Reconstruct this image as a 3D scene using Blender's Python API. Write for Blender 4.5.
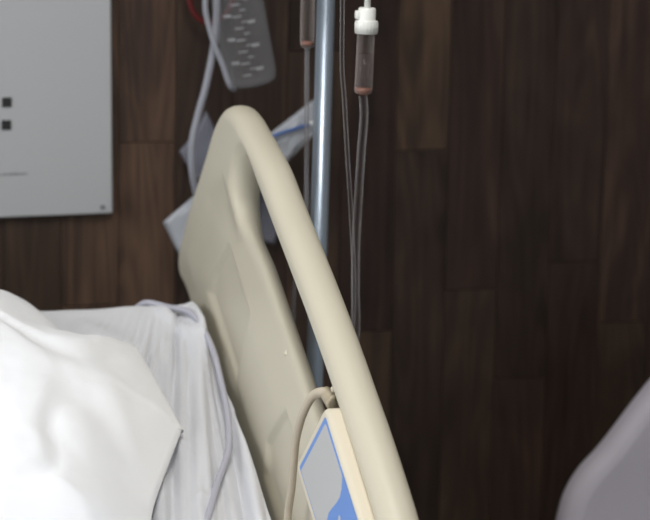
import bpy, bmesh, math, random
from mathutils import Vector, Matrix, noise
R = math.radians
random.seed(4)
for o in list(bpy.data.objects): bpy.data.objects.remove(o)
scn = bpy.context.scene
COL = scn.collection

# ------------------------------------------------------------------ camera
PSI, PITCH, ROLL, FPX, DIST = 16, 11, 1.0, 2500.0, 3.45
F = Vector((math.sin(R(PSI))*math.cos(R(PITCH)), math.cos(R(PSI))*math.cos(R(PITCH)), -math.sin(R(PITCH))))
RT = Vector((math.cos(R(PSI)), -math.sin(R(PSI)), 0)); UP = RT.cross(F)
CX = RT*math.cos(R(ROLL)) + UP*math.sin(R(ROLL)); CY = UP*math.cos(R(ROLL)) - RT*math.sin(R(ROLL))
CL = Vector((0, 0, 0.85)) - F*DIST
cd = bpy.data.cameras.new('camera'); cam = bpy.data.objects.new('camera', cd); COL.objects.link(cam)
cd.sensor_fit = 'HORIZONTAL'; cd.sensor_width = 36; cd.lens = FPX/650*36
cam.matrix_world = Matrix(((CX.x, CY.x, -F.x, CL.x), (CX.y, CY.y, -F.y, CL.y), (CX.z, CY.z, -F.z, CL.z), (0, 0, 0, 1)))
cd.dof.use_dof = True; cd.dof.focus_distance = 2.62; cd.dof.aperture_fstop = 6.0
cd.clip_start = 0.05
scn.camera = cam

# ------------------------------------------------------------------ world, light, exposure
w = bpy.data.worlds.new('world'); scn.world = w; w.use_nodes = True
w.node_tree.nodes['Background'].inputs[0].default_value = (0.80, 0.90, 1.0, 1)
w.node_tree.nodes['Background'].inputs[1].default_value = 0.27
scn.view_settings.view_transform = 'Standard'; scn.view_settings.look = 'None'
scn.view_settings.exposure = 0.0; scn.view_settings.gamma = 1.0

def area(name, loc, target, sx, sy, power, col):
    l = bpy.data.lights.new(name, 'AREA'); l.shape = 'RECTANGLE'; l.size = sx; l.size_y = sy
    l.energy = power; l.color = col
    o = bpy.data.objects.new(name, l); COL.objects.link(o); o.location = loc
    d = Vector(target) - Vector(loc); o.rotation_euler = d.to_track_quat('-Z', 'Y').to_euler()
    return o
WIN_P, CEIL_P = 32, 24
area('window_daylight', (-2.55, -1.55, 1.55), (-0.4, -1.3, 0.8), 1.5, 1.3, WIN_P, (0.93, 0.97, 1.0))
area('ceiling_lamp_light', (-0.55, -1.65, 2.55), (-0.55, -1.65, 0), 0.55, 1.15, CEIL_P, (1.0, 0.975, 0.93))

# ------------------------------------------------------------------ materials
def lin(c):
    return tuple(((v/255)/12.92 if v/255 <= .04045 else ((v/255+.055)/1.055)**2.4) for v in c) + (1,)
def mat(name, col, rough=.5, metal=0, spec=.5, noise_amt=0, nscale=30, bump=0, bscale=200, sheen=0, coat=0, trans=0):
    m = bpy.data.materials.new(name); m.use_nodes = True; nt = m.node_tree; N = nt.nodes; L = nt.links
    b = N['Principled BSDF']; b.inputs['Base Color'].default_value = lin(col)
    b.inputs['Roughness'].default_value = rough; b.inputs['Metallic'].default_value = metal
    b.inputs['Specular IOR Level'].default_value = spec
    if sheen: b.inputs['Sheen Weight'].default_value = sheen
    if coat: b.inputs['Coat Weight'].default_value = coat
    tc = N.new('ShaderNodeTexCoord')
    n = N.new('ShaderNodeTexNoise'); n.inputs['Scale'].default_value = nscale; n.inputs['Detail'].default_value = 4
    L.new(tc.outputs['Object'], n.inputs['Vector'])
    if noise_amt:
        mx = N.new('ShaderNodeMix'); mx.data_type = 'RGBA'
        c = lin(col); d = tuple(x*(1-noise_amt) for x in c[:3]) + (1,)
        mx.inputs[6].default_value = d; mx.inputs[7].default_value = c
        L.new(n.outputs['Fac'], mx.inputs[0]); L.new(mx.outputs[2], b.inputs['Base Color'])
    if bump:
        n2 = N.new('ShaderNodeTexNoise'); n2.inputs['Scale'].default_value = bscale
        L.new(tc.outputs['Object'], n2.inputs['Vector'])
        bp = N.new('ShaderNodeBump'); bp.inputs['Strength'].default_value = bump; bp.inputs['Distance'].default_value = .001
        L.new(n2.outputs['Fac'], bp.inputs['Height']); L.new(bp.outputs[0], b.inputs['Normal'])
    return m
def clear(name, col, edge=.75, face=.12, rough=.15):
    """thin clear plastic: mostly see-through face on, more solid towards its edges"""
    m = bpy.data.materials.new(name); m.use_nodes = True; nt = m.node_tree; N = nt.nodes; L = nt.links
    b = N['Principled BSDF']; b.inputs['Base Color'].default_value = lin(col); b.inputs['Roughness'].default_value = rough
    t = N.new('ShaderNodeBsdfTransparent'); mx = N.new('ShaderNodeMixShader')
    lw = N.new('ShaderNodeLayerWeight'); lw.inputs['Blend'].default_value = .35
    mr = N.new('ShaderNodeMapRange'); mr.inputs['To Min'].default_value = face; mr.inputs['To Max'].default_value = edge
    L.new(lw.outputs['Facing'], mr.inputs['Value']); L.new(mr.outputs[0], mx.inputs[0])
    L.new(t.outputs[0], mx.inputs[1]); L.new(b.outputs[0], mx.inputs[2])
    L.new(mx.outputs[0], N['Material Output'].inputs['Surface'])
    return m

M = dict(
    beige=mat('beige_plastic', (206, 199, 180), .45, noise_amt=.05, nscale=6, bump=.05, bscale=900),
    beige_box=mat('pale_beige_plastic', (218, 209, 190), .4, bump=.04, bscale=900),
    grey_label=mat('grey_label', (188, 188, 188), .45),
    blue_label=mat('blue_label', (96, 142, 214), .4),
    dark_label=mat('dark_label', (60, 62, 66), .5),
    cable=mat('beige_rubber', (190, 178, 160), .6),
    relief=mat('taupe_rubber', (176, 164, 142), .7),
    sheet=mat('white_cotton', (213, 214, 219), .9, sheen=.15, noise_amt=.02, nscale=8, bump=.25, bscale=1500),
    pillow=mat('white_pillow_cotton', (250, 251, 255), .9, sheen=.15, bump=.25, bscale=1500),
    matt=mat('mattress_vinyl', (120, 140, 165), .6),
    band=mat('pale_grey_tubing', (178, 178, 190), .6),
    chrome=mat('brushed_steel', (162, 174, 188), .33, .7, noise_amt=.05),
    frame=mat('grey_painted_metal', (185, 185, 180), .45),
    board=mat('white_board', (178, 179, 182), .55, noise_amt=.04, nscale=3),
    squares=mat('black_print', (34, 34, 36), .6),
    text=mat('grey_print', (118, 118, 124), .6),
    white=mat('white_plastic', (236, 236, 232), .35),
    orange=mat('rust_tinted_plastic', (138, 92, 76), .4),
    chair=mat('grey_vinyl', (200, 195, 206), .55, noise_amt=.04, nscale=10, bump=.1, bscale=300),
    chair_trim=mat('light_grey_trim', (192, 188, 198), .5),
    black=mat('black_rubber', (30, 30, 32), .6),
    red=mat('red_plastic', (92, 20, 22), .4),
    floor=mat('grey_vinyl_floor', (150, 146, 138), .4, noise_amt=.12, nscale=5),
    paint=mat('cream_wall_paint', (214, 210, 200), .8, noise_amt=.03),
    ceil=mat('white_ceiling', (228, 228, 226), .9, noise_amt=.03),
    marks=mat('white_print', (160, 160, 163), .5),
    pouch=clear('pouch_film', (214, 218, 226), .85, .58, .3),
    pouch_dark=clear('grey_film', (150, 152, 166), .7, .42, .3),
    stripe=mat('blue_print', (70, 104, 168), .5),
    tube=clear('clear_tubing', (190, 186, 188), .7, .0, .2),
    tube_mid=clear('dim_tubing', (140, 138, 142), .85, .32, .25),
    tube_soft=clear('frosted_tubing', (172, 174, 184), .9, .62, .3),
    chamber=clear('clear_chamber', (178, 166, 162), .8, .04, .15),
    liquid=clear('chamber_liquid', (84, 72, 72), .45, .28, .1),
    bottle=clear('clear_bottle', (158, 158, 162), .75, .14, .2),
    bag=clear('bag_film', (210, 215, 220), .8, .3, .2),
)
def lamp_mat():
    m = bpy.data.materials.new('lamp_diffuser'); m.use_nodes = True
    b = m.node_tree.nodes['Principled BSDF']; b.inputs['Emission Color'].default_value = (1, .97, .92, 1); b.inputs['Emission Strength'].default_value = 2.0
    return m
M['lamp'] = lamp_mat()
def glass_mat():
    m = clear('window_glass', (220, 230, 235), .6, .06, .05); return m
M['glass'] = glass_mat()

def wood_mat():
    m = bpy.data.materials.new('dark_wood_planks'); m.use_nodes = True; nt = m.node_tree; N = nt.nodes; L = nt.links
    b = N['Principled BSDF']; b.inputs['Roughness'].default_value = .5; b.inputs['Specular IOR Level'].default_value = .3
    tc = N.new('ShaderNodeTexCoord'); at = N.new('ShaderNodeAttribute'); at.attribute_name = 'plank'; at.attribute_type = 'GEOMETRY'
    ad = N.new('ShaderNodeVectorMath'); ad.operation = 'ADD'
    sc = N.new('ShaderNodeVectorMath'); sc.operation = 'SCALE'; sc.inputs['Scale'].default_value = 37.0
    L.new(at.outputs['Color'], sc.inputs[0]); L.new(tc.outputs['Object'], ad.inputs[0]); L.new(sc.outputs[0], ad.inputs[1])
    def grain(sx, sz, det, dist):
        mp = N.new('ShaderNodeMapping'); mp.inputs['Scale'].default_value = (sx, 1, sz); L.new(ad.outputs[0], mp.inputs[0])
        n = N.new('ShaderNodeTexNoise'); n.inputs['Scale'].default_value = 1; n.inputs['Detail'].default_value = det
        n.inputs['Distortion'].default_value = dist; L.new(mp.outputs[0], n.inputs['Vector']); return n
    g1 = grain(34, 2.6, 3, .6); g2 = grain(190, 7, 4, .2); g3 = grain(13, 6, 2, 1.4)
    g4 = grain(15, 1.5, 1, .3)
    def ma(op, a, bb=None, c=None):
        n = N.new('ShaderNodeMath'); n.operation = op
        for i, v in enumerate((a, bb, c)):
            if v is None: continue
            if isinstance(v, (int, float)): n.inputs[i].default_value = v
            else: L.new(v, n.inputs[i])
        return n.outputs[0]
    sep = N.new('ShaderNodeSeparateColor'); L.new(at.outputs['Color'], sep.inputs[0])
    f = ma('MULTIPLY', g1.outputs['Fac'], .45)
    f = ma('MULTIPLY_ADD', g2.outputs['Fac'], .28, f)
    f = ma('MULTIPLY_ADD', g3.outputs['Fac'], .35, f)
    fig = ma('SINE', ma('MULTIPLY', g4.outputs['Fac'], 75.0))
    f = ma('MULTIPLY_ADD', fig, .055, f)
    f = ma('ADD', f, .06)
    f = ma('MULTIPLY_ADD', sep.outputs[0], .52, f)
    f = ma('SUBTRACT', f, .44)
    f = ma('MULTIPLY_ADD', f, 1.3, -.19)
    cr = N.new('ShaderNodeValToRGB'); e = cr.color_ramp.elements
    e[0].position = 0.02; e[0].color = lin((40, 29, 25)); e[1].position = .80; e[1].color = lin((98, 77, 61))
    x = e.new(.4); x.color = lin((63, 49, 41))
    L.new(f, cr.inputs[0])
    hs = N.new('ShaderNodeHueSaturation'); L.new(cr.outputs[0], hs.inputs['Color'])
    hu = ma('MULTIPLY_ADD', sep.outputs[1], .016, .488); L.new(hu, hs.inputs['Hue'])
    L.new(hs.outputs[0], b.inputs['Base Color'])
    bp = N.new('ShaderNodeBump'); bp.inputs['Strength'].default_value = .15; bp.inputs['Distance'].default_value = .001
    L.new(g2.outputs['Fac'], bp.inputs['Height']); L.new(bp.outputs[0], b.inputs['Normal'])
    return m
M['wood'] = wood_mat()

# ------------------------------------------------------------------ helpers
def link(name, me, m=None, parent=None, smooth=True):
    o = bpy.data.objects.new(name, me); COL.objects.link(o)
    if m is not None:
        for mm in (m if isinstance(m, (list, tuple)) else [m]): me.materials.append(mm)
    if smooth:
        for p in me.polygons: p.use_smooth = True
    if parent: o.parent = parent
    return o
def obj(name, bm, m, parent=None, smooth=True):
    bmesh.ops.recalc_face_normals(bm, faces=bm.faces)
    me = bpy.data.meshes.new(name); bm.to_mesh(me); bm.free()
    return link(name, me, m, parent, smooth)
def tag(o, label=None, cat=None, group=None, kind=None):
    if label: o['label'] = label
    if cat: o['category'] = cat
    if group: o['group'] = group
    if kind: o['kind'] = kind
    return o
def empty(name, loc, rot=(0, 0, 0)):
    o = bpy.data.objects.new(name, None); COL.objects.link(o); o.location = loc; o.rotation_euler = rot; o.empty_display_size = .05
    return o
def box(bm, lo, hi, bev=0, seg=3, mtx=None, mi=0):
    c = [(a+b)/2 for a, b in zip(lo, hi)]; s = [abs(b-a) for a, b in zip(lo, hi)]
    t = bmesh.new(); bmesh.ops.create_cube(t, size=1)
    for v in t.verts: v.co = Vector((v.co.x*s[0]+c[0], v.co.y*s[1]+c[1], v.co.z*s[2]+c[2]))
    if bev: bmesh.ops.bevel(t, geom=t.edges[:], offset=bev, segments=seg, profile=.5, affect='EDGES')
    if mtx: bmesh.ops.transform(t, matrix=mtx, verts=t.verts)
    for f in t.faces: f.material_index = mi
    me = bpy.data.meshes.new('t'); t.to_mesh(me); t.free(); bm.from_mesh(me); bpy.data.meshes.remove(me)
def catmull(pts, n=10):
    P = [Vector(p) for p in pts]; P = [2*P[0]-P[1]] + P + [2*P[-1]-P[-2]]; out = []
    for i in range(1, len(P)-2):
        for k in range(n):
            t = k/n
            out.append(.5*((2*P[i]) + (-P[i-1]+P[i+1])*t + (2*P[i-1]-5*P[i]+4*P[i+1]-P[i+2])*t*t + (-P[i-1]+3*P[i]-3*P[i+1]+P[i+2])*t**3))
    out.append(P[-2]); return out
def tube(bm, pts, r, seg=12, smooth=True, n=10, cap=True):
    P = catmull(pts, n) if smooth and len(pts) > 2 else [Vector(p) for p in pts]
    rr = r if callable(r) else (lambda t: r)
    rings = []; up = Vector((0, 0, 1)); prev = None
    for i, p in enumerate(P):
        d = (P[min(i+1, len(P)-1)] - P[max(i-1, 0)]).normalized()
        if prev is None:
            a = d.orthogonal().normalized()
        else:
            a = (prev - d*prev.dot(d)).normalized()
        prev = a; b = d.cross(a)
        rad = rr(i/(len(P)-1))
        rings.append([bm.verts.new(p + (a*math.cos(2*math.pi*k/seg) + b*math.sin(2*math.pi*k/seg))*rad) for k in range(seg)])
    for A, B in zip(rings, rings[1:]):
        for k in range(seg): bm.faces.new((A[k], A[(k+1) % seg], B[(k+1) % seg], B[k]))
    if cap: bm.faces.new(rings[0][::-1]); bm.faces.new(rings[-1])
def lathe(bm, prof, seg=32, mtx=None, cap=True):
    rings = [[bm.verts.new((r*math.cos(2*math.pi*k/seg), r*math.sin(2*math.pi*k/seg), z)) for k in range(seg)] for r, z in prof]
    for A, B in zip(rings, rings[1:]):
        for k in range(seg): bm.faces.new((A[k], A[(k+1) % seg], B[(k+1) % seg], B[k]))
    if cap: bm.faces.new(rings[0][::-1]); bm.faces.new(rings[-1])
    if mtx: bmesh.ops.transform(bm, matrix=mtx, verts=[v for r in rings for v in r])
def axis_mtx(p, d):
    z = Vector(d).normalized(); return Matrix.Translation(p) @ z.to_track_quat('Z', 'Y').to_matrix().to_4x4()
def prism(bm, poly, lo, hi, axis='x', mi=0):
    """poly of (a,b) pairs extruded along an axis from lo to hi"""
    def pt(a, b, c): return {'x': (c, a, b), 'y': (a, c, b), 'z': (a, b, c)}[axis]
    A = [bm.verts.new(pt(a, b, lo)) for a, b in poly]; B = [bm.verts.new(pt(a, b, hi)) for a, b in poly]
    fs = [bm.faces.new(A), bm.faces.new(B[::-1])]
    for i in range(len(poly)):
        j = (i+1) % len(poly); fs.append(bm.faces.new((A[i], A[j], B[j], B[i])))
    for f in fs: f.material_index = mi
    return fs
def evald(o):
    dg = bpy.context.evaluated_depsgraph_get(); dg.update()
    return bpy.data.meshes.new_from_object(o.evaluated_get(dg))
def curve_solid(loops, ext, bev):
    cu = bpy.data.curves.new('c', 'CURVE'); cu.dimensions = '2D'; cu.fill_mode = 'BOTH'; cu.extrude = ext; cu.bevel_depth = bev; cu.bevel_resolution = 4; cu.offset = -bev
    for lp in loops:
        s = cu.splines.new('POLY'); s.points.add(len(lp)-1)
        for p, q in zip(s.points, lp): p.co = (q[0], q[1], 0, 1)
        s.use_cyclic_u = True
    o = bpy.data.objects.new('c', cu); COL.objects.link(o)
    me = evald(o); bpy.data.objects.remove(o); bpy.data.curves.remove(cu)
    for v in me.vertices: x, y, z = v.co; v.co = (z, x, y)      # thickness along x
    return me
def closed_smooth(pts, n=8):
    P = [Vector((p[0], p[1], 0)) for p in pts]; L = len(P); out = []
    for i in range(L):
        a, b, c, d = P[i-1], P[i], P[(i+1) % L], P[(i+2) % L]
        for k in range(n):
            t = k/n; q = .5*((2*b)+(-a+c)*t+(2*a-5*b+4*c-d)*t*t+(-a+3*b-3*c+d)*t**3); out.append((q.x, q.y))
    return out
def sstep(a, b, x):
    t = min(1, max(0, (x-a)/(b-a))); return t*t*(3-2*t)
def poly_sd(poly, p):
    """signed distance to a polygon, negative inside"""
    d = 1e9; ins = False; n = len(poly)
    for i in range(n):
        ax, ay = poly[i]; bx, by = poly[(i+1) % n]; ex, ey = bx-ax, by-ay; wx, wy = p[0]-ax, p[1]-ay
        t = min(1, max(0, (wx*ex+wy*ey)/(ex*ex+ey*ey))); d = min(d, math.hypot(wx-ex*t, wy-ey*t))
        if (ay > p[1]) != (by > p[1]) and p[0] < (bx-ax)*(p[1]-ay)/(by-ay)+ax: ins = not ins
    return -d if ins else d
def nz(x, y, z=0): return noise.noise(Vector((x, y, z)))

# ------------------------------------------------------------------ room shell
bm = bmesh.new(); box(bm, (-2.75, -4.2, -.1), (2.4, .1, 0)); tag(obj('floor', bm, M['floor'], smooth=False), kind='structure')
bm = bmesh.new(); box(bm, (-2.75, -4.2, 2.7), (2.4, .1, 2.8)); tag(obj('ceiling', bm, M['ceil'], smooth=False), kind='structure')
bm = bmesh.new()                                                    # left wall with the window opening
box(bm, (-2.75, -4.2, 0), (-2.65, 0, .85)); box(bm, (-2.75, -4.2, 2.25), (-2.65, 0, 2.7))
box(bm, (-2.75, -4.2, .85), (-2.65, -2.35, 2.25)); box(bm, (-2.75, -.75, .85), (-2.65, 0, 2.25))
tag(obj('wall_left', bm, M['paint'], smooth=False), kind='structure')
bm = bmesh.new(); box(bm, (2.4, -4.2, 0), (2.5, .1, 2.7)); tag(obj('wall_right', bm, M['paint'], smooth=False), kind='structure')
win = empty('window_1', (-2.7, -1.55, .85)); tag(win, kind='structure')
bm = bmesh.new()
for lo, hi in (((-.04, -.8, 0), (.04, -.74, 1.4)), ((-.04, .74, 0), (.04, .8, 1.4)), ((-.04, -.74, 0), (.04, .74, .06)), ((-.04, -.74, 1.34), (.04, .74, 1.4)), ((-.03, -.03, .06), (.03, .03, 1.34))):
    box(bm, lo, hi, .004, 1)
obj('window_frame', bm, M['white'], win, False)
bm = bmesh.new(); box(bm, (-.004, -.74, .06), (.004, .74, 1.34)); obj('pane', bm, M['glass'], win, False)

# wood wall: every plank of the wall in one mesh, tone per plank in a colour attribute
def wood_wall():
    bm = bmesh.new(); lay = bm.loops.layers.float_color.new('plank')
    W, x0 = .0775, .098
    anchors = {0: 1.0, 2: .668, 3: .834, 4: .743, -1: .746, -5: 1.02, -6: .80, 1: 1.42, -2: .52, -3: 1.25, -4: .62, 5: .5, -7: 1.1}
    tone = {(0, 0): .8, (0, -1): .35}
    tone_col = {0: .62, 1: .40, 2: .25, 3: .3, 4: .4, 5: .2, -1: .55, -2: .25, -3: .55, -4: .35, -5: .75, -6: .5}
    rnd = random.Random(11)
    for k in range(-36, 30):
        xa = max(-2.65, x0 + k*W); xb = min(2.4, x0 + (k+1)*W)
        a = anchors.get(k, rnd.uniform(.2, .9)); Ln = .62
        z = a - math.ceil(a/Ln)*Ln; j = -math.ceil(a/Ln)
        while z < 2.7:
            z0, z1 = max(0, z), min(2.7, z+Ln)
            if z1 > z0 + .001 and xb > xa + .001:
                g = .0005
                t = bmesh.new(); bmesh.ops.create_cube(t, size=1)
                for v in t.verts: v.co = Vector(((v.co.x+.5)*(xb-xa-2*g)+xa+g, v.co.y*.012+.006, (v.co.z+.5)*(z1-z0-2*g)+z0+g))
                me = bpy.data.meshes.new('t'); t.to_mesh(me); t.free()
                n0 = len(bm.faces); bm.from_mesh(me); bpy.data.meshes.remove(me); bm.faces.ensure_lookup_table()
                tn = tone.get((k, j), min(1, max(0, tone_col.get(k, .5)*.6 + rnd.uniform(0, .45))))
                c = (tn, rnd.random(), rnd.random(), 1)
                for f in bm.faces[n0:]:
                    for l in f.loops: l[lay] = c
            z += Ln; j += 1
    t0 = len(bm.faces); box(bm, (-2.65, .0125, 0), (2.4, .1, 2.7)); bm.faces.ensure_lookup_table()
    for f in bm.faces[t0:]:
        for l in f.loops: l[lay] = (0, .5, .5, 1)
    return tag(obj('wall_back', bm, M['wood'], smooth=False), kind='structure')
wood_wall()
# ceiling lamp that gives the overhead light
lamp = tag(empty('ceiling_lamp', (-.55, -1.65, 2.7)), 'long white ceiling lamp panel above the bed', 'lamp')
bm = bmesh.new(); box(bm, (-.31, -.61, -.06), (.31, .61, 0), .005, 1); obj('lamp_housing', bm, M['white'], lamp, False)
bm = bmesh.new(); box(bm, (-.28, -.58, -.068), (.28, .58, -.0605)); obj('diffuser', bm, M['lamp'], lamp, False)

# ------------------------------------------------------------------ wall board
bd = tag(empty('wall_board', (-.80, -.001, .925)), 'large white panel with small black squares mounted on the wood wall above the pillow', 'board')
bm = bmesh.new(); box(bm, (-.45, -.012, 0), (.503, 0, .62), .002, 2); 
bmesh.ops.rotate(bm, verts=bm.verts, cent=(0.503, 0, 0), matrix=Matrix.Rotation(R(-.5), 3, 'Y')); bmesh.ops.translate(bm, verts=bm.verts, vec=(-.003, 0, .002))
obj('panel', bm, M['board'], bd, False)
for px, pz in ((.359, .154), (.358, .124)):
    bm = bmesh.new(); box(bm, (px-.0065, -.0135, pz-.0065), (px+.0065, -.0121, pz+.0065), .0008, 1); obj('black_square', bm, M['squares'], bd, False)
bm = bmesh.new(); x = .312
rnd = random.Random(2)
while x < .386:
    wd = rnd.uniform(.001, .003); h = rnd.choice((.002, .0028)); box(bm, (x, -.0128, .0575), (x+wd, -.0121, .0575+h)); x += wd + rnd.choice((.0008, .0008, .0022))
obj('printed_text', bm, M['text'], bd, False)
bm = bmesh.new(); lathe(bm, [(.003, 0), (.003, .0015), (.002, .0025)], 16, axis_mtx((.486, -.012, .011), (0, -1, 0))); obj('screw', bm, M['text'], bd)

# ------------------------------------------------------------------ hospital bed
ALPHA = R(22.5); MO = Vector((0, -.30, .867))                       # far top edge line of the mattress
TD = Vector((0, -math.cos(ALPHA), -math.sin(ALPHA))); NN = Vector((0, -math.sin(ALPHA), math.cos(ALPHA)))
XE, XW, TB, TE = -.242, -1.12, .74, 1.86                            # right edge, left edge, bend, foot end
def mpos(x, t, h):
    """point over the mattress: x world, t metres from the head end, h above its top"""
    s = .10                                                          # soft bend radius
    def base(t):
        if t < TB: return MO + TD*t
        return MO + TD*TB + Vector((0, -(t-TB), 0))
    k = min(1, max(0, (t-(TB-s))/(2*s)))
    nrm = NN.lerp(Vector((0, 0, 1)), k).normalized()
    return Vector((x, 0, 0)) + base(t) + nrm*h

XC = -.2284
bed = tag(empty('hospital_bed', (-.69, -1.2, 0)), 'hospital bed with a raised backrest and a cream plastic side rail', 'bed')
def bl(p): return Vector(p) - Vector(bed.location)
bm = bmesh.new()
for x in (-1.06, -.32): box(bm, bl((x-.03, -2.2, .30)), bl((x+.03, -.22, .36)), .004, 2)
for y in (-2.15, -1.2, -.3): box(bm, bl((-1.06, y-.03, .305)), bl((-.32, y+.03, .355)), .004, 2)
for y in (-1.9, -.5):
    for x in (-1.0, -.38): box(bm, bl((x-.025, y-.025, .10)), bl((x+.025, y+.025, .31)), .004, 2)
obj('bed_frame', bm, M['frame'], bed, False)
for y in (-1.9, -.5):
    for x in (-1.0, -.38):
        bm = bmesh.new(); lathe(bm, [(.02, -.016), (.055, -.016), (.06, -.008), (.06, .008), (.055, .016), (.02, .016)], 24, axis_mtx(bl((x, y, .0605)), (1, 0, 0)))
        obj('wheel', bm, M['black'], bed)
def deck(t0, t1, name):
    bm = bmesh.new(); vs = []
    for t in (t0, t1):
        for x in (XW+.02, XE-.02):
            for h in (-.165, -.19): vs.append(bm.verts.new(bl(mpos(x, t, h))))
    for q in ((0, 1, 3, 2), (4, 5, 7, 6), (0, 1, 5, 4), (2, 3, 7, 6), (0, 2, 6, 4), (1, 3, 7, 5)): bm.faces.new([vs[i] for i in q])
    obj(name, bm, M['frame'], bed, False)
deck(.03, TB-.11, 'backrest_deck'); deck(TB+.11, TE, 'seat_deck')
for x in (-.95, -.42):
    bm = bmesh.new(); tube(bm, [bl((x, -.62, .35)), bl((x, -.50, .585))], .018); obj('backrest_strut', bm, M['frame'], bed)
bm = bmesh.new(); prism(bm, [(-1.12, .30), (-.27, .30), (-.27, .82), (-.36, .90), (-1.03, .90), (-1.12, .82)], -2.235, -2.205, 'y')
bmesh.ops.translate(bm, verts=bm.verts, vec=-Vector(bed.location)); obj('footboard', bm, M['beige'], bed, False)

# mattress (its own thing, under the sheet)
def mattress():
    bm = bmesh.new(); nt, nx = 60, 20
    rings = []
    pr = []
    r = .03; x0, x1, z0, z1 = XW+.012, XE-.012, -.163, -.012
    for cx, cz, a0 in ((x1-r, z1-r, 0), (x0+r, z1-r, 90), (x0+r, z0+r, 180), (x1-r, z0+r, 270)):
        for k in range(6): a = R(a0+18*k); pr.append((cx+r*math.cos(a), cz+r*math.sin(a)))
    for i in range(nt+1):
        t = .015 + (TE-.03)*i/nt; s = 1
        e = min(i, nt-i); ins = (.02, .008, .002)[e] if e < 3 else 0
        rings.append([bm.verts.new(mpos(a + (ins if a < -.7 else -ins), t, b + (ins if b < -.09 else -ins))) for a, b in pr])
    for A, B in zip(rings, rings[1:]):
        for k in range(len(pr)): bm.faces.new((A[k], A[(k+1) % len(pr)], B[(k+1) % len(pr)], B[k]))
    bm.faces.new(rings[0]); bm.faces.new(rings[-1][::-1])
    o = obj('mattress', bm, M['matt']); return tag(o, 'mattress hidden beneath the white fitted sheet', 'mattress')
mattress()

# sheet draped over the mattress with folds down the rail side
RF = {}
def sheet():
    bm = bmesh.new(); r = .019; DR = .13
    arc = r*math.pi/2
    def edge(a):                                                     # a: arc length inward from the hem at the bottom of the side
        if a < DR - r: return 0.0, -(DR - a), 0
        b = (a-(DR-r))/arc
        if b < 1: th = b*math.pi/2; return r*(1-math.cos(th)), -r*(1-math.sin(th)), b
        return r + (a-(DR-r)-arc), 0.0, 1
    flat = (DR - r) + arc - r
    na, nb = 300, 420
    Wd = XE - XW + 2*flat; Ln = TE + 2*flat
    G = []
    As = []
    # finer spacing near the rail side and the head end
    for i in range(na+1): As.append(Wd*(i/na)**1.7)
    Bs = [Ln*(j/nb)**1.5 for j in range(nb+1)]
    for a in As:
        row = []
        if a < Wd/2: ox, dx, kx = edge(a); x = XE - ox
        else: ox, dx, kx = edge(Wd-a); x = XW + ox
        for b in Bs:
            if b < Ln/2: ot, dt, kt = edge(b); t = ot
            else: ot, dt, kt = edge(Ln-b); t = TE - ot
            h = dx + dt
            if dx < 0 and dt < 0: h = -math.sqrt(dx*dx+dt*dt) if min(dx, dt) > -r else min(dx, dt) - .3*abs(max(dx, dt))
            h = max(h, -.150)
            # round the vertical corner
            side = XE - x
            if h < -.002 and side < r and t < r:
                cx, ct = r-side, r-t; L = math.hypot(cx, ct)
                if L > r: cx, ct = cx*r/L, ct*r/L; x, t = XE - (r-cx), r-ct
            s = XE - x
            # broad softness
            wv = .0035*nz(x*9, t*7, 1) + .0016*nz(x*22, t*14, 5)
            # long folds running down the rail side
            f = 0
            for (s0, t0, s1, t1, wdt, amp) in FOLDS:
                dxs, dts = s1-s0, t1-t0; LL = dxs*dxs+dts*dts
                u = ((s-s0)*dxs + (t-t0)*dts)/LL; uc = min(1, max(0, u))
                d = math.hypot(s-s0-uc*dxs, t-t0-uc*dts)*(1 if dxs*(t-t0)-dts*(s-s0) > 0 else -1)
                fade = min(1, max(0, (min(u, 1-u)+.15)/.3))
                f += 1.5*amp*fade*math.exp(-(d/wdt)**2)
            # side of the sheet ripples in and out
            rip = 0
            if h < -.01: rip = .006*math.sin(t*55 + 3*nz(t*4, 2, 0)) * min(1, -h/.06) + .004*nz(t*12, h*10, 3)
            if s < .2 and t < 1.0:                                    # fine gathered folds that fan out from the head corner
                c = (s+.02)/(.25+t)
                n1 = nz(c*26, t*2.2, 11); n2 = nz(c*60, t*3.5, 17)
                f += (1-sstep(.10, .2, s))*sstep(-.01, .12, t)*(.0085*(.45-abs(n1)*2.0) + .0035*(.4-abs(n2)*2))
            p = mpos(x + (min(0, rip - .006) if s < .3 else -rip)*sstep(.03, .08, -h), t, h + wv + f)
            row.append(bm.verts.new(p))
        G.append(row)
    for i in range(na):
        for j in range(nb):
            bm.faces.new((G[i][j], G[i+1][j], G[i+1][j+1], G[i][j+1]))
    o = obj('bed_sheet', bm, M['sheet'])
    md = o.modifiers.new('solid', 'SOLIDIFY'); md.thickness = .0015; md.offset = 1
    return tag(o, 'white cotton sheet with long folds covering the mattress beside the cream rail', 'bed sheet')
# fold lines: (s from right edge, t from head) start, end, half width, height
FOLDS = [
    (.012, -.02, .010, .85, .010, .006),
    (.012, .03, .085, .40, .010, .010), (.085, .40, .15, .75, .012, .010),
    (.035, .02, .10, .26, .007, -.005), (.005, .12, .035, .50, .007, .006), (.035, .50, .07, .9, .008, .007),
    (.06, .10, .13, .50, .014, .006), (.10, .30, .17, .70, .008, -.005),
    (.02, .25, .055, .55, .006, -.006), (.0, .30, .02, .60, .006, .006),
    (.16, .05, .06, .16, .018, .004), (.20, .10, .10, .30, .02, .003),
    (.13, .35, .16, .60, .010, .007), (.06, .02, .03, .09, .008, .006),
]
sheet()

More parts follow.
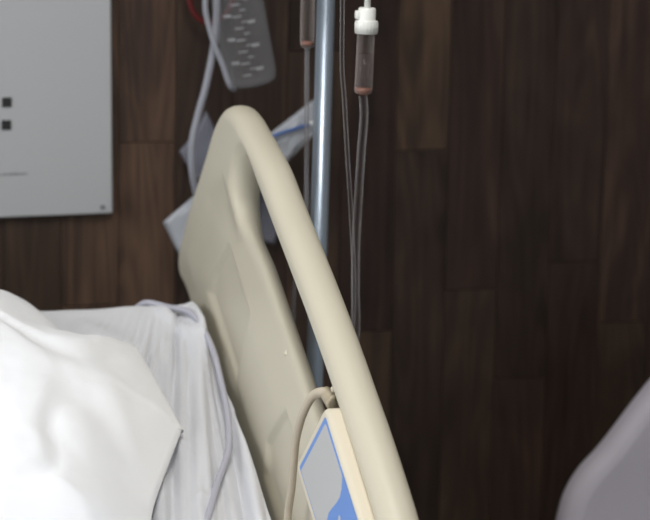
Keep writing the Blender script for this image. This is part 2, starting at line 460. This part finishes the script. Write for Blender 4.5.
# pillow: star shaped outline grown to a plump cushion with a flat hem on the rail side
def pillow(name, outl, cen, hmax, label, h0=.012, pw=2.2, seed=0):
    P = closed_smooth(outl, 12); n = len(P); rings = []; PL = P[::6]
    bm = bmesh.new(); K = 46
    def ht(f, x, t):
        if f >= 1: return 0
        e = -poly_sd(PL, (x, t))
        b = 1 - (1-min(1, max(0, e)/.17))**pw; e *= 4
        wr = .008*nz(x*7, t*7, seed) + .003*nz(x*24, t*17, seed+4) + .001*nz(x*60, t*45, seed+7)
        cr = -.007*max(0, 1-abs(nz(x*6, t*5, seed+9))*9) * (.3+b)
        return b*hmax + (wr+cr)*min(1, e*7)
    top = bm.verts.new(mpos(cen[0], cen[1], h0+.014+ht(0, *cen)))
    bot = bm.verts.new(mpos(cen[0], cen[1], h0))
    T = []; Bt = []
    for k in range(1, K+1):
        f = (k/K)**.8
        rt, rb = [], []
        for (x, t) in P:
            xx = cen[0] + (x-cen[0])*f; tt = cen[1] + (t-cen[1])*f
            sag = 0
            rt.append(bm.verts.new(mpos(xx, tt, h0 + .014 + ht(f, xx, tt))))
            rb.append(bm.verts.new(mpos(xx, tt, h0 + (.009 if f > .93 else 0))))
        T.append(rt); Bt.append(rb)
    for i in range(n):
        j = (i+1) % n
        bm.faces.new((top, T[0][i], T[0][j])); bm.faces.new((bot, Bt[0][j], Bt[0][i]))
        for A, B in zip(T, T[1:]): bm.faces.new((A[i], B[i], B[j], A[j]))
        for A, B in zip(Bt, Bt[1:]): bm.faces.new((A[j], B[j], B[i], A[i]))
        bm.faces.new((T[-1][i], Bt[-1][i], Bt[-1][j], T[-1][j]))
    return tag(obj(name, bm, M['pillow']), label, 'pillow')
pillow('pillow', [(-.352, .137), (-.332, .282), (-.3305, .292), (-.337, .305), (-.393, .435), (-.40, .50), (-.45, .57), (-.7, .60), (-.98, .58), (-1.02, .40), (-1.0, .12), (-.85, .05), (-.60, .015), (-.50, .020), (-.456, .048), (-.43, .110), (-.39, .124), (-.362, .130)],
       (-.66, .31), .09, 'plump white pillow with a crisp pointed corner resting on the raised mattress')

# pale grey tube over the mattress corner
def on_sheet(s, t, h=.006): return mpos(XE - s, t, h)
bm = bmesh.new()
BAND = [on_sheet(.090, -.010, -.03), on_sheet(.074, -.002, -.004), on_sheet(.050, .018, .003), on_sheet(.026, .05, .013), on_sheet(.018, .12, .017), on_sheet(.021, .19, .016), on_sheet(.027, .26, .013), on_sheet(.040, .32, .012), on_sheet(.066, .38, .013), on_sheet(.094, .45, .015), on_sheet(.14, .55, .009), on_sheet(.2, .7, .009)]
tube(bm, BAND, .0038, 12)
tag(obj('flexible_tube', bm, M['band']), 'thin pale grey tube lying over the corner of the bed sheet', 'tube')

# ------------------------------------------------------------------ side rail (local: x thickness, y = along the rail to the head, z = up from it)
RA = R(28); RO = Vector((XC, -.45, 1.1))
rail_m = Matrix.Translation(RO) @ Matrix.Rotation(RA, 4, 'X')
bed_inv = Matrix.Translation(-Vector(bed.location))
def bar_v(u): return .033 + .010*math.exp(-((u+.42)/.2)**2) - (.9*max(0, -.60-u))**2
REC1 = [(-.041, -.135), (.025, -.262), (-.168, -.262), (-.166, -.140)]
REC2 = [(-.342, -.130), (-.300, -.215), (-.31, -.262), (-.62, -.262), (-.60, -.130)]
FIELD = [(-.06, -.075), (.0, -.075), (.045, -.13), (.085, -.235), (.095, -.275), (.14, -.31), (.16, -.40), (-1.0, -.40), (-1.0, -.04), (-.5, -.04), (-.06, -.04)]
PTOP = -.072
def build_rail():
    outer = [(.112, -.337), (.142, -.334), (.156, -.312), (.152, -.285), (.134, -.215), (.094, -.10), (.078, -.050), (.055, -.010), (.028, .014), (-.008, .0285), (-.045, .0365), (-.09, .0455)]
    outer += [(u, bar_v(u)+.020) for u in (-.14, -.2, -.28, -.36, -.44, -.52, -.6, -.7, -.8)]
    outer += [(-.86, .0), (-.885, -.06), (-.885, -.28), (-.865, -.325), (-.83, -.337), (-.6, -.337), (-.3, -.337), (-.05, -.337)]
    inner = [(-.044, -.008), (-.07, .011), (-.14, bar_v(-.14)-.020)] + [(u, bar_v(u)-.020) for u in (-.2, -.28, -.36, -.44, -.52, -.6, -.7)] + \
            [(-.78, -.03), (-.81, -.05), (-.80, PTOP), (-.7, PTOP), (-.55, PTOP), (-.4, PTOP), (-.27, PTOP), (-.17, PTOP), (-.135, PTOP-.003), (-.105, -.0785), (-.075, -.0775), (-.050, -.066), (-.039, -.040)]
    o = bpy.data.objects.new('tmp', curve_solid([closed_smooth(outer, 6), closed_smooth(inner, 6)], .003, .0165)); COL.objects.link(o)
    rm = o.modifiers.new('r', 'REMESH'); rm.mode = 'VOXEL'; rm.voxel_size = .0032
    sm_ = o.modifiers.new('s', 'SMOOTH'); sm_.factor = .5; sm_.iterations = 5
    out = evald(o); bpy.data.objects.remove(o)
    for v in out.vertices:
        x, y, z = v.co
        if y > -.9 and z < .0:
            S = 1 - sstep(-.045, .015, poly_sd(FIELD, (y, z)))       # thinner panel inside the thick frame
            x *= 1 - .30*S
            if x < 0:
                x *= 1 - .42*S*sstep(-.165, PTOP+.004, z)            # face leans back towards the panel's top edge
                for rc in (REC1, REC2):
                    if z < -.10:
                        x += .0050*(1 - sstep(-.006 - .022*sstep(.20, .262, -z), .0, poly_sd(rc, (y, z))))
        v.co.x = x
    out.materials.clear()
    return out
rm_mesh = build_rail()
rail = link('side_rail', rm_mesh, M['beige'], bed); rail.matrix_local = bed_inv @ rail_m
rail['label'] = 'cream moulded plastic side rail with a long grab bar'
# mounting arms from rail to bed
for y, zt in ((-.95, .50), (-.62, .66)):
    bm = bmesh.new(); box(bm, bl((-.31, y-.02, .325)), bl((XC+.010, y+.02, .355)), .004, 1); obj('rail_arm', bm, M['frame'], bed, False)
    bm = bmesh.new(); box(bm, bl((XC-.010, y-.02, .356)), bl((XC+.010, y+.02, zt)), .004, 1); obj('rail_post', bm, M['frame'], bed, False)
# control panel on the bed side
def rbox_poly(poly, r=.012, n=5):
    out = []; L = len(poly)
    for i in range(L):
        a, b, c = Vector(poly[i-1]), Vector(poly[i]), Vector(poly[(i+1) % L])
        p, q = b + (a-b).normalized()*r, b + (c-b).normalized()*r
        for k in range(n+1):
            t = k/n; w_ = p*(1-t)**2 + b*2*t*(1-t) + q*t*t; out.append((w_.x, w_.y))
    return out
cp_poly = rbox_poly([(-.515, .034), (-.462, -.100), (-.84, -.112), (-.84, .005)], .014)
cmesh = curve_solid([cp_poly], .0080, .0055)
for v in cmesh.vertices: v.co.x -= .0197
cp = link('control_panel', cmesh, [M['beige_box']], rail); cp['label'] = 'pale cream control box with a grey and blue label'
XF = -.0333
lab = bmesh.new()
prism(lab, rbox_poly([(-.523, .026), (-.4765, -.088), (-.84, -.100), (-.84, .006)], .004, 3), XF, XF+.0003, 'x', 0)
prism(lab, rbox_poly([(-.5275, .0205), (-.4835, -.0860), (-.84, -.098), (-.84, .0025)], .004, 3), XF-.0003, XF, 'x', 1)
sw = [(-.600, .0208), (-.606, .006), (-.606, -.006), (-.600, -.020), (-.592, -.034), (-.585, -.048), (-.584, -.060), (-.590, -.072), (-.602, -.082), (-.62, -.088), (-.70, -.092), (-.84, -.096), (-.84, .0056), (-.7, .0146)]
prism(lab, sw, XF-.0006, XF-.0003, 'x', 0)
for u, v, s in ((-.617, -.025, .0035), (-.628, -.028, .0035), (-.640, -.03, .0035), (-.66, -.04, .012)):
    prism(lab, [(u+s*math.cos(a*math.pi/8), v+s*math.sin(a*math.pi/8)) for a in range(16)], XF-.0009, XF-.0006, 'x', 1)
bmesh.ops.recalc_face_normals(lab, faces=lab.faces)
lm = bpy.data.meshes.new('label'); lab.to_mesh(lm); lab.free()
link('label_sticker', lm, [M['blue_label'], M['grey_label']], rail, False)
# cable looping over the box
bm = bmesh.new()
tube(bm, [(-.014, -.484, .010), (-.018, -.466, .006), (-.026, -.456, -.008), (-.032, -.454, -.034), (-.0335, -.452, -.070), (-.033, -.456, -.10), (-.032, -.462, -.135), (-.032, -.468, -.175), (-.030, -.50, -.23), (-.026, -.56, -.28)],
     lambda t: .0058 - .0014*min(1, t*3), 14)
obj('cable', bm, M['cable'], rail)
bm = bmesh.new()
P0, P1 = Vector((-.014, -.492, .014)), Vector((-.0155, -.464, .004))
for k in range(7):
    a, b_ = k/7, k/7+.085; tube(bm, [P0.lerp(P1, a), P0.lerp(P1, b_)], .0092-.00035*k, 16, smooth=False)
tube(bm, [P0, P1], .0068, 16, smooth=False)
obj('strain_relief', bm, M['relief'], rail)
for p, d, sz in (((-.0075, -.300, -.084), (-1, 0, .9), .0035), ((-.0165, -.484, .026), (-1, 0, -.3), .003)):
    bm = bmesh.new(); lathe(bm, [(sz, -.004), (sz, .0003), (sz*.6, .0014)], 14, axis_mtx(p, d)); obj('screw_cap', bm, M['beige_box'], rail)

# ------------------------------------------------------------------ IV stand and lines
PX, PY = -.136, -.42
iv = tag(empty('iv_stand', (PX, PY, 0)), 'shiny steel pole standing behind the cream bed rail', 'IV stand')
bm = bmesh.new(); tube(bm, [(-.004, 0, .09), (.0125, 0, 1.34)], .0108, 24, smooth=False); obj('pole', bm, M['chrome'], iv)
bm = bmesh.new(); tube(bm, [(.0125, 0, 1.33), (.019, 0, 1.98)], .0085, 24, smooth=False); obj('inner_pole', bm, M['chrome'], iv)
for k in range(5):
    a = 2*math.pi*k/5+.4; bm = bmesh.new(); tube(bm, [(0, 0, .12), (.10*math.cos(a), .10*math.sin(a), .11), (.26*math.cos(a), .26*math.sin(a), .075)], .012); g = obj('leg', bm, M['frame'], iv)
    bm = bmesh.new(); lathe(bm, [(.008, -.01), (.027, -.01), (.03, -.005), (.03, .005), (.027, .01), (.008, .01)], 18, axis_mtx((.26*math.cos(a), .26*math.sin(a), .0305), (math.sin(a), -math.cos(a), 0))); obj('wheel', bm, M['black'], g)
HK = [(.0135, -.16), (-.022, -.045)]
for hx, hy in HK:
    bm = bmesh.new(); tube(bm, [(.019, 0, 1.95), (hx*.6, hy*.6, 1.965), (hx, hy, 1.95), (hx*1.15, hy*1.15, 1.965)], .004); obj('hook', bm, M['chrome'], iv)

def iv_bag(x, y, label):
    e = tag(empty('iv_bag', (x, y, 1.94)), label, 'IV bag', 'infusion bags hanging from the pole')
    bm = bmesh.new(); P = closed_smooth([(-.055, -.05), (-.05, -.03), (0, -.02), (.05, -.03), (.055, -.05), (.056, -.27), (.04, -.30), (0, -.31), (-.04, -.30), (-.056, -.27)], 4)
    me = curve_solid([P], .006, .008)
    for v in me.vertices: v.co = (v.co.y, v.co.x, v.co.z)
    link('bag_body', me, M['bag'], e)
    bm = bmesh.new(); tube(bm, [(0, 0, -.02), (0, 0, .012)], .003); obj('hanger', bm, M['white'], e)
    bm = bmesh.new(); tube(bm, [(0, 0, -.30), (0, 0, -.37)], .005); obj('port', bm, M['white'], e)
iv_bag(-.122, -.58, 'clear bag hanging nearest the viewer on the steel pole')
iv_bag(-.158, -.46, 'clear bag hanging behind, close against the steel pole')

# right drip set
d1 = tag(empty('drip_chamber', (-.123, -.58, 1.228)), 'clear drip chamber with a white cap hanging right of the steel pole', 'drip chamber')
AX = Vector((.028, 0, 1)).normalized(); Q = Vector((0, 0, 1)).rotation_difference(AX).to_matrix().to_4x4()
bm = bmesh.new(); lathe(bm, [(.0104, -.004), (.0128, -.004), (.0130, .0095), (.0125, .0105), (.0104, .0105), (.0100, .012), (.0098, .0235), (.0085, .025)], 32, Q); 
box(bm, (-.0135, -.004, .012), (-.008, .004, .0215), .001, 1, Q)
for k in range(20):
    a = 2*math.pi*k/20; p = Vector((.0129*math.cos(a), .0129*math.sin(a), 0)); tube(bm, [Q @ (p+Vector((0, 0, -.002))), Q @ (p+Vector((0, 0, .008)))], .0003, 5, smooth=False)
obj('cap', bm, M['white'], d1)
bm = bmesh.new(); lathe(bm, [(.0036, .0245), (.0032, .10), (.0030, .345)], 16, Q); obj('spike', bm, M['white'], d1)
bm = bmesh.new(); lathe(bm, [(.0100, -.002), (.0101, -.03), (.0104, -.066), (.0098, -.0705), (.004, -.073)], 32, Q, cap=False); obj('chamber', bm, M['chamber'], d1)
bm = bmesh.new(); lathe(bm, [(.0001, -.0275), (.0088, -.0275), (.0092, -.064), (.0001, -.064)], 28, Q, cap=False); obj('liquid', bm, M['liquid'], d1)
bm = bmesh.new(); lathe(bm, [(.0001, -.0645), (.0094, -.0645), (.0099, -.0690), (.0060, -.0725), (.0001, -.0725)], 28, Q, cap=False); obj('bottom_ring', bm, M['orange'], d1)
# left drip set
d2 = tag(empty('drip_chamber', (-.158, -.46, 1.25)), 'plain clear drip chamber hanging left of the steel pole', 'drip chamber')
bm = bmesh.new(); lathe(bm, [(.0085, .035), (.0085, -.045), (.0080, -.0525), (.0032, -.056)], 32, cap=False); obj('chamber', bm, M['chamber'], d2)
bm = bmesh.new(); lathe(bm, [(.0001, -.047), (.0078, -.047), (.0074, -.0515), (.0001, -.0525)], 24, cap=False); obj('bottom_ring', bm, M['orange'], d2)
bm = bmesh.new(); lathe(bm, [(.0105, .034), (.0108, .046), (.008, .05), (.003, .052), (.003, .325)], 28); obj('cap', bm, M['white'], d2)

def tubeobj(name, pts, r, m, label, cat='tube', seg=12, lumen=False):
    bm = bmesh.new(); tube(bm, pts, r, seg, cap=not lumen)
    o = obj(name, bm, m); return tag(o, label, cat)
tubeobj('drip_tube', [(-.1251, -.58, 1.154), (-.1235, -.58, 1.13), (-.1258, -.58, 1.092), (-.1280, -.58, 1.04), (-.1300, -.58, .989), (-.1295, -.58, .93), (-.1265, -.575, .88), (-.128, -.56, .82), (-.14, -.53, .72), (-.15, -.5, .62), (-.16, -.46, .50), (-.165, -.43, .34)], .0050, M['tube'],
        'clear tube running down from the white-capped drip chamber', lumen=True)
tubeobj('drip_tube', [(-.1562, -.58, 1.60), (-.1535, -.58, 1.30), (-.1515, -.58, 1.262), (-.1505, -.58, 1.19), (-.147, -.58, 1.15), (-.143, -.582, 1.09), (-.1385, -.583, 1.035), (-.1350, -.584, .985), (-.1335, -.585, .95), (-.1335, -.585, .89), (-.137, -.57, .82), (-.148, -.54, .72), (-.158, -.51, .62), (-.168, -.47, .5)], .0026, M['tube'],
        'thin clear tube curving down between the steel pole and the white-capped chamber', lumen=True)
tubeobj('drip_tube', [(-.158, -.46, 1.196), (-.1575, -.46, 1.134), (-.1565, -.46, 1.06), (-.1560, -.46, 1.004), (-.161, -.46, .955), (-.168, -.46, .92), (-.170, -.46, .878), (-.17, -.46, .80), (-.168, -.455, .70), (-.165, -.45, .55), (-.165, -.45, .36)], .0029, M['tube_mid'],
        'greyish tube hanging from the plain drip chamber left of the pole', lumen=True)
# ------------------------------------------------------------------ bottle and pouches by the wall
ba = Vector((-.02, 0, .103)).normalized()
bt = tag(empty('graduated_bottle', (-.1305, -.095, 1.108)), 'clear graduated bottle hanging tilted on the wood wall above the rail corner', 'bottle')
Qb = Vector((0, 0, 1)).rotation_difference(ba).to_matrix().to_4x4()
bm = bmesh.new(); lathe(bm, [(.001, .001), (.026, 0), (.031, .003), (.0335, .009), (.034, .02), (.0335, .15), (.032, .16), (.024, .172), (.021, .18), (.021, .19)], 40, Qb, cap=False); obj('bottle_body', bm, M['bottle'], bt)
bm = bmesh.new()
fa = math.atan2(CL.y+.095, CL.x+.13)                                 # marks face the bed side
def mark(ac, z, wd, h):
    n = max(2, int(wd/.0025)); r = .0345; A = []
    for i in range(n+1):
        a = fa + ac + (i/n-.5)*wd/r
        for zz in (z-h/2, z+h/2):
            for rr in (r, r+.0004): A.append(bm.verts.new(Qb @ Vector((rr*math.cos(a), rr*math.sin(a), zz))))
    for i in range(n):
        o = 4*i
        for q in ((0, 4, 6, 2), (1, 3, 7, 5), (0, 1, 5, 4), (2, 6, 7, 3)): bm.faces.new([A[o+k] for k in q])
for k in range(8):
    z = .018 + k*.0155
    mark(-.10, z, .012, .0016); mark(.16, z+.0075, .008, .0014)
    if k % 2 == 0: mark(.42, z+.006, .010, .004)
    else: mark(-.48, z+.002, .011, .004)
obj('graduation_marks', bm, M['marks'], bt, False)
bm = bmesh.new(); lathe(bm, [(.023, .178), (.027, .178), (.027, .20), (.02, .203), (.004, .203)], 32, Qb); obj('lid', bm, M['white'], bt)
bm = bmesh.new(); tube(bm, [Qb @ Vector((0, .025, .195)), Vector((-.04, .05, .235)), Vector((-.04, .094, .24))], .004); obj('hanger', bm, M['chrome'], bt)
rr_ = []
for k in range(25):
    a = 2*math.pi*k/24; rr_.append((-.172+.030*math.cos(a), -.030, 1.222+.040*math.sin(a)))
bm = bmesh.new(); tube(bm, rr_, .0036, 12, n=3)
rg = obj('red_ring', bm, M['red']); tag(rg, 'red plastic ring mostly hidden behind the graduated bottle', 'ring')
bm = bmesh.new(); tube(bm, [(-.172, -.0305, 1.266), (-.172, .001, 1.272)], .004, smooth=False); obj('peg', bm, M['red'], rg)

tubeobj('suction_tube', [(-.155, -.10, 1.325), (-.172, -.115, 1.28), (-.184, -.12, 1.233), (-.187, -.12, 1.175), (-.197, -.12, 1.117), (-.209, -.12, 1.072), (-.217, -.12, 1.033), (-.214, -.115, .99), (-.2, -.10, .95), (-.18, -.085, .92)], .0046, M['tube_soft'],
        'frosted grey tube drooping from the bottle down behind the rail corner')
tubeobj('suction_tube', [(-.150, -.12, 1.335), (-.19, -.135, 1.27), (-.204, -.135, 1.221), (-.195, -.135, 1.175), (-.181, -.135, 1.14), (-.172, -.135, 1.115), (-.1665, -.130, 1.108), (-.160, -.115, 1.104)], .0036, M['tube_soft'],
        'second frosted tube crossing in front of the tilted bottle')

def pouch(name, poly, y, m, label, puff=.012, seed=1, stripe=None):
    """crinkled closed film bag: front and back sheet meeting at the rim"""
    P = poly; n0 = len(P); pts = []
    for i in range(n0):
        a, b = Vector(P[i]), Vector(P[(i+1) % n0])
        for k in range(14): pts.append(a.lerp(b, k/14))
    cen = sum(pts, Vector((0, 0)))/len(pts); K = 14; bm = bmesh.new(); n = len(pts)
    for sgn in (-1, 1):
        rings = []
        for k in range(K+1):
            f = k/K
            rings.append([bm.verts.new((cen.x+(p.x-cen.x)*f, y + sgn*(.0008+puff*(1-f**3)) + (1-f*f)*.007*nz(p.x*40*f+seed, p.y*40*f, sgn) + .004*nz(p.x*18*f, p.y*18*f+seed, 2), cen.y+(p.y-cen.y)*f)) for p in pts] if k else [bm.verts.new((cen.x, y+sgn*puff, cen.y))])
        for i in range(n):
            j = (i+1) % n; bm.faces.new((rings[0][0], rings[1][i], rings[1][j]))
            for A, B in zip(rings[1:], rings[2:]): bm.faces.new((A[i], B[i], B[j], A[j]))
    bmesh.ops.remove_doubles(bm, verts=bm.verts, dist=.0019)
    return tag(obj(name, bm, m), label, 'pouch')
pa = pouch('plastic_pouch', [(-.242, .922), (-.15, .998), (-.034, 1.084), (-.026, 1.045), (-.072, .999), (-.14, .945), (-.212, .862)], -.062, M['pouch'], 'clear pouch with a blue stripe tucked behind the rail corner beside the pole')
bm = bmesh.new(); tube(bm, [(-.115, -.079, 1.028), (-.092, -.079, 1.038), (-.068, -.077, 1.0445), (-.045, -.073, 1.050)], .0024, 8); obj('blue_stripe', bm, M['stripe'], pa)
bm = bmesh.new(); lathe(bm, [(.0028, -.003), (.0028, .003)], 12, axis_mtx((-.0440, -.078, 1.052), (0, -1, 0))); obj('clip', bm, M['white'], pa)
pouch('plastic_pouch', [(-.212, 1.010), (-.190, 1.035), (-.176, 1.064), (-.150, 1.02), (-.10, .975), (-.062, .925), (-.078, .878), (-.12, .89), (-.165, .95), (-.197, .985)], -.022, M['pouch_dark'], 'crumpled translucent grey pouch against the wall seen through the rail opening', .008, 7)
for nm, x, z, y0, lb in (('wall_hook', -.13, 1.0, -.05, 'small white wall hook holding the pouches behind the rail corner'),):
    bm = bmesh.new(); tube(bm, [(x, .002, z+.02), (x, y0+.01, z+.015), (x, y0-.03, z+.012), (x, y0-.035, z+.02)], .003); tag(obj(nm, bm, M['white']), lb, 'hook')

# ------------------------------------------------------------------ grey visitor chair by the wall
CH = (.462, -.30)
ch = tag(empty('visitor_chair', (CH[0], CH[1], 0)), 'grey padded chair with a rounded backrest standing by the wood wall', 'chair')
half = [(.0, .776), (-.05, .760), (-.096, .714), (-.153, .643), (-.181, .613), (-.200, .584), (-.210, .556), (-.216, .525), (-.217, .49), (-.206, .44), (-.185, .40), (-.15, .385)]
pts_ = []
for a, b in half[::-1]: pts_.append((a, b))
for a, b in half[1:]: pts_.append((-a, b))
lp = closed_smooth(pts_, 5)
bk = curve_solid([lp], .006, .020)
for v in bk.vertices:
    th, a, b = v.co; v.co = (a, th + .05 - .03*math.cos(a/.24*1.3) + (b-.4)*.10 - .03, b)
link('backrest', bk, M['chair'], ch)
inn = [(a*.90, .40+(b-.40)*.935) for a, b in lp]
bm = bmesh.new(); seam = [(a, -.022 + .05 - .03*math.cos(a/.24*1.3) + (b-.4)*.10 - .03, b) for a, b in inn]; seam.append(seam[0]); tube(bm, seam, .0035, 8, smooth=False); obj('piping', bm, M['chair_trim'], ch)
st = curve_solid([closed_smooth([(-.21, -.40), (-.22, -.2), (-.20, .0), (.20, .0), (.22, -.2), (.21, -.40), (.15, -.44), (-.15, -.44)], 5)], .012, .02)
for v in st.vertices: th, a, b = v.co; v.co = (a, b, .42+th)
link('seat', st, M['chair'], ch)
for sx in (-1, 1):
    bm = bmesh.new(); tube(bm, [(sx*.17, -.36, .40), (sx*.19, -.40, .0)], .012); obj('leg', bm, M['chrome'], ch)
    bm = bmesh.new(); tube(bm, [(sx*.15, .075, .60), (sx*.165, .05, .42), (sx*.17, .07, .30), (sx*.19, .14, .0)], .012); obj('leg', bm, M['chrome'], ch)
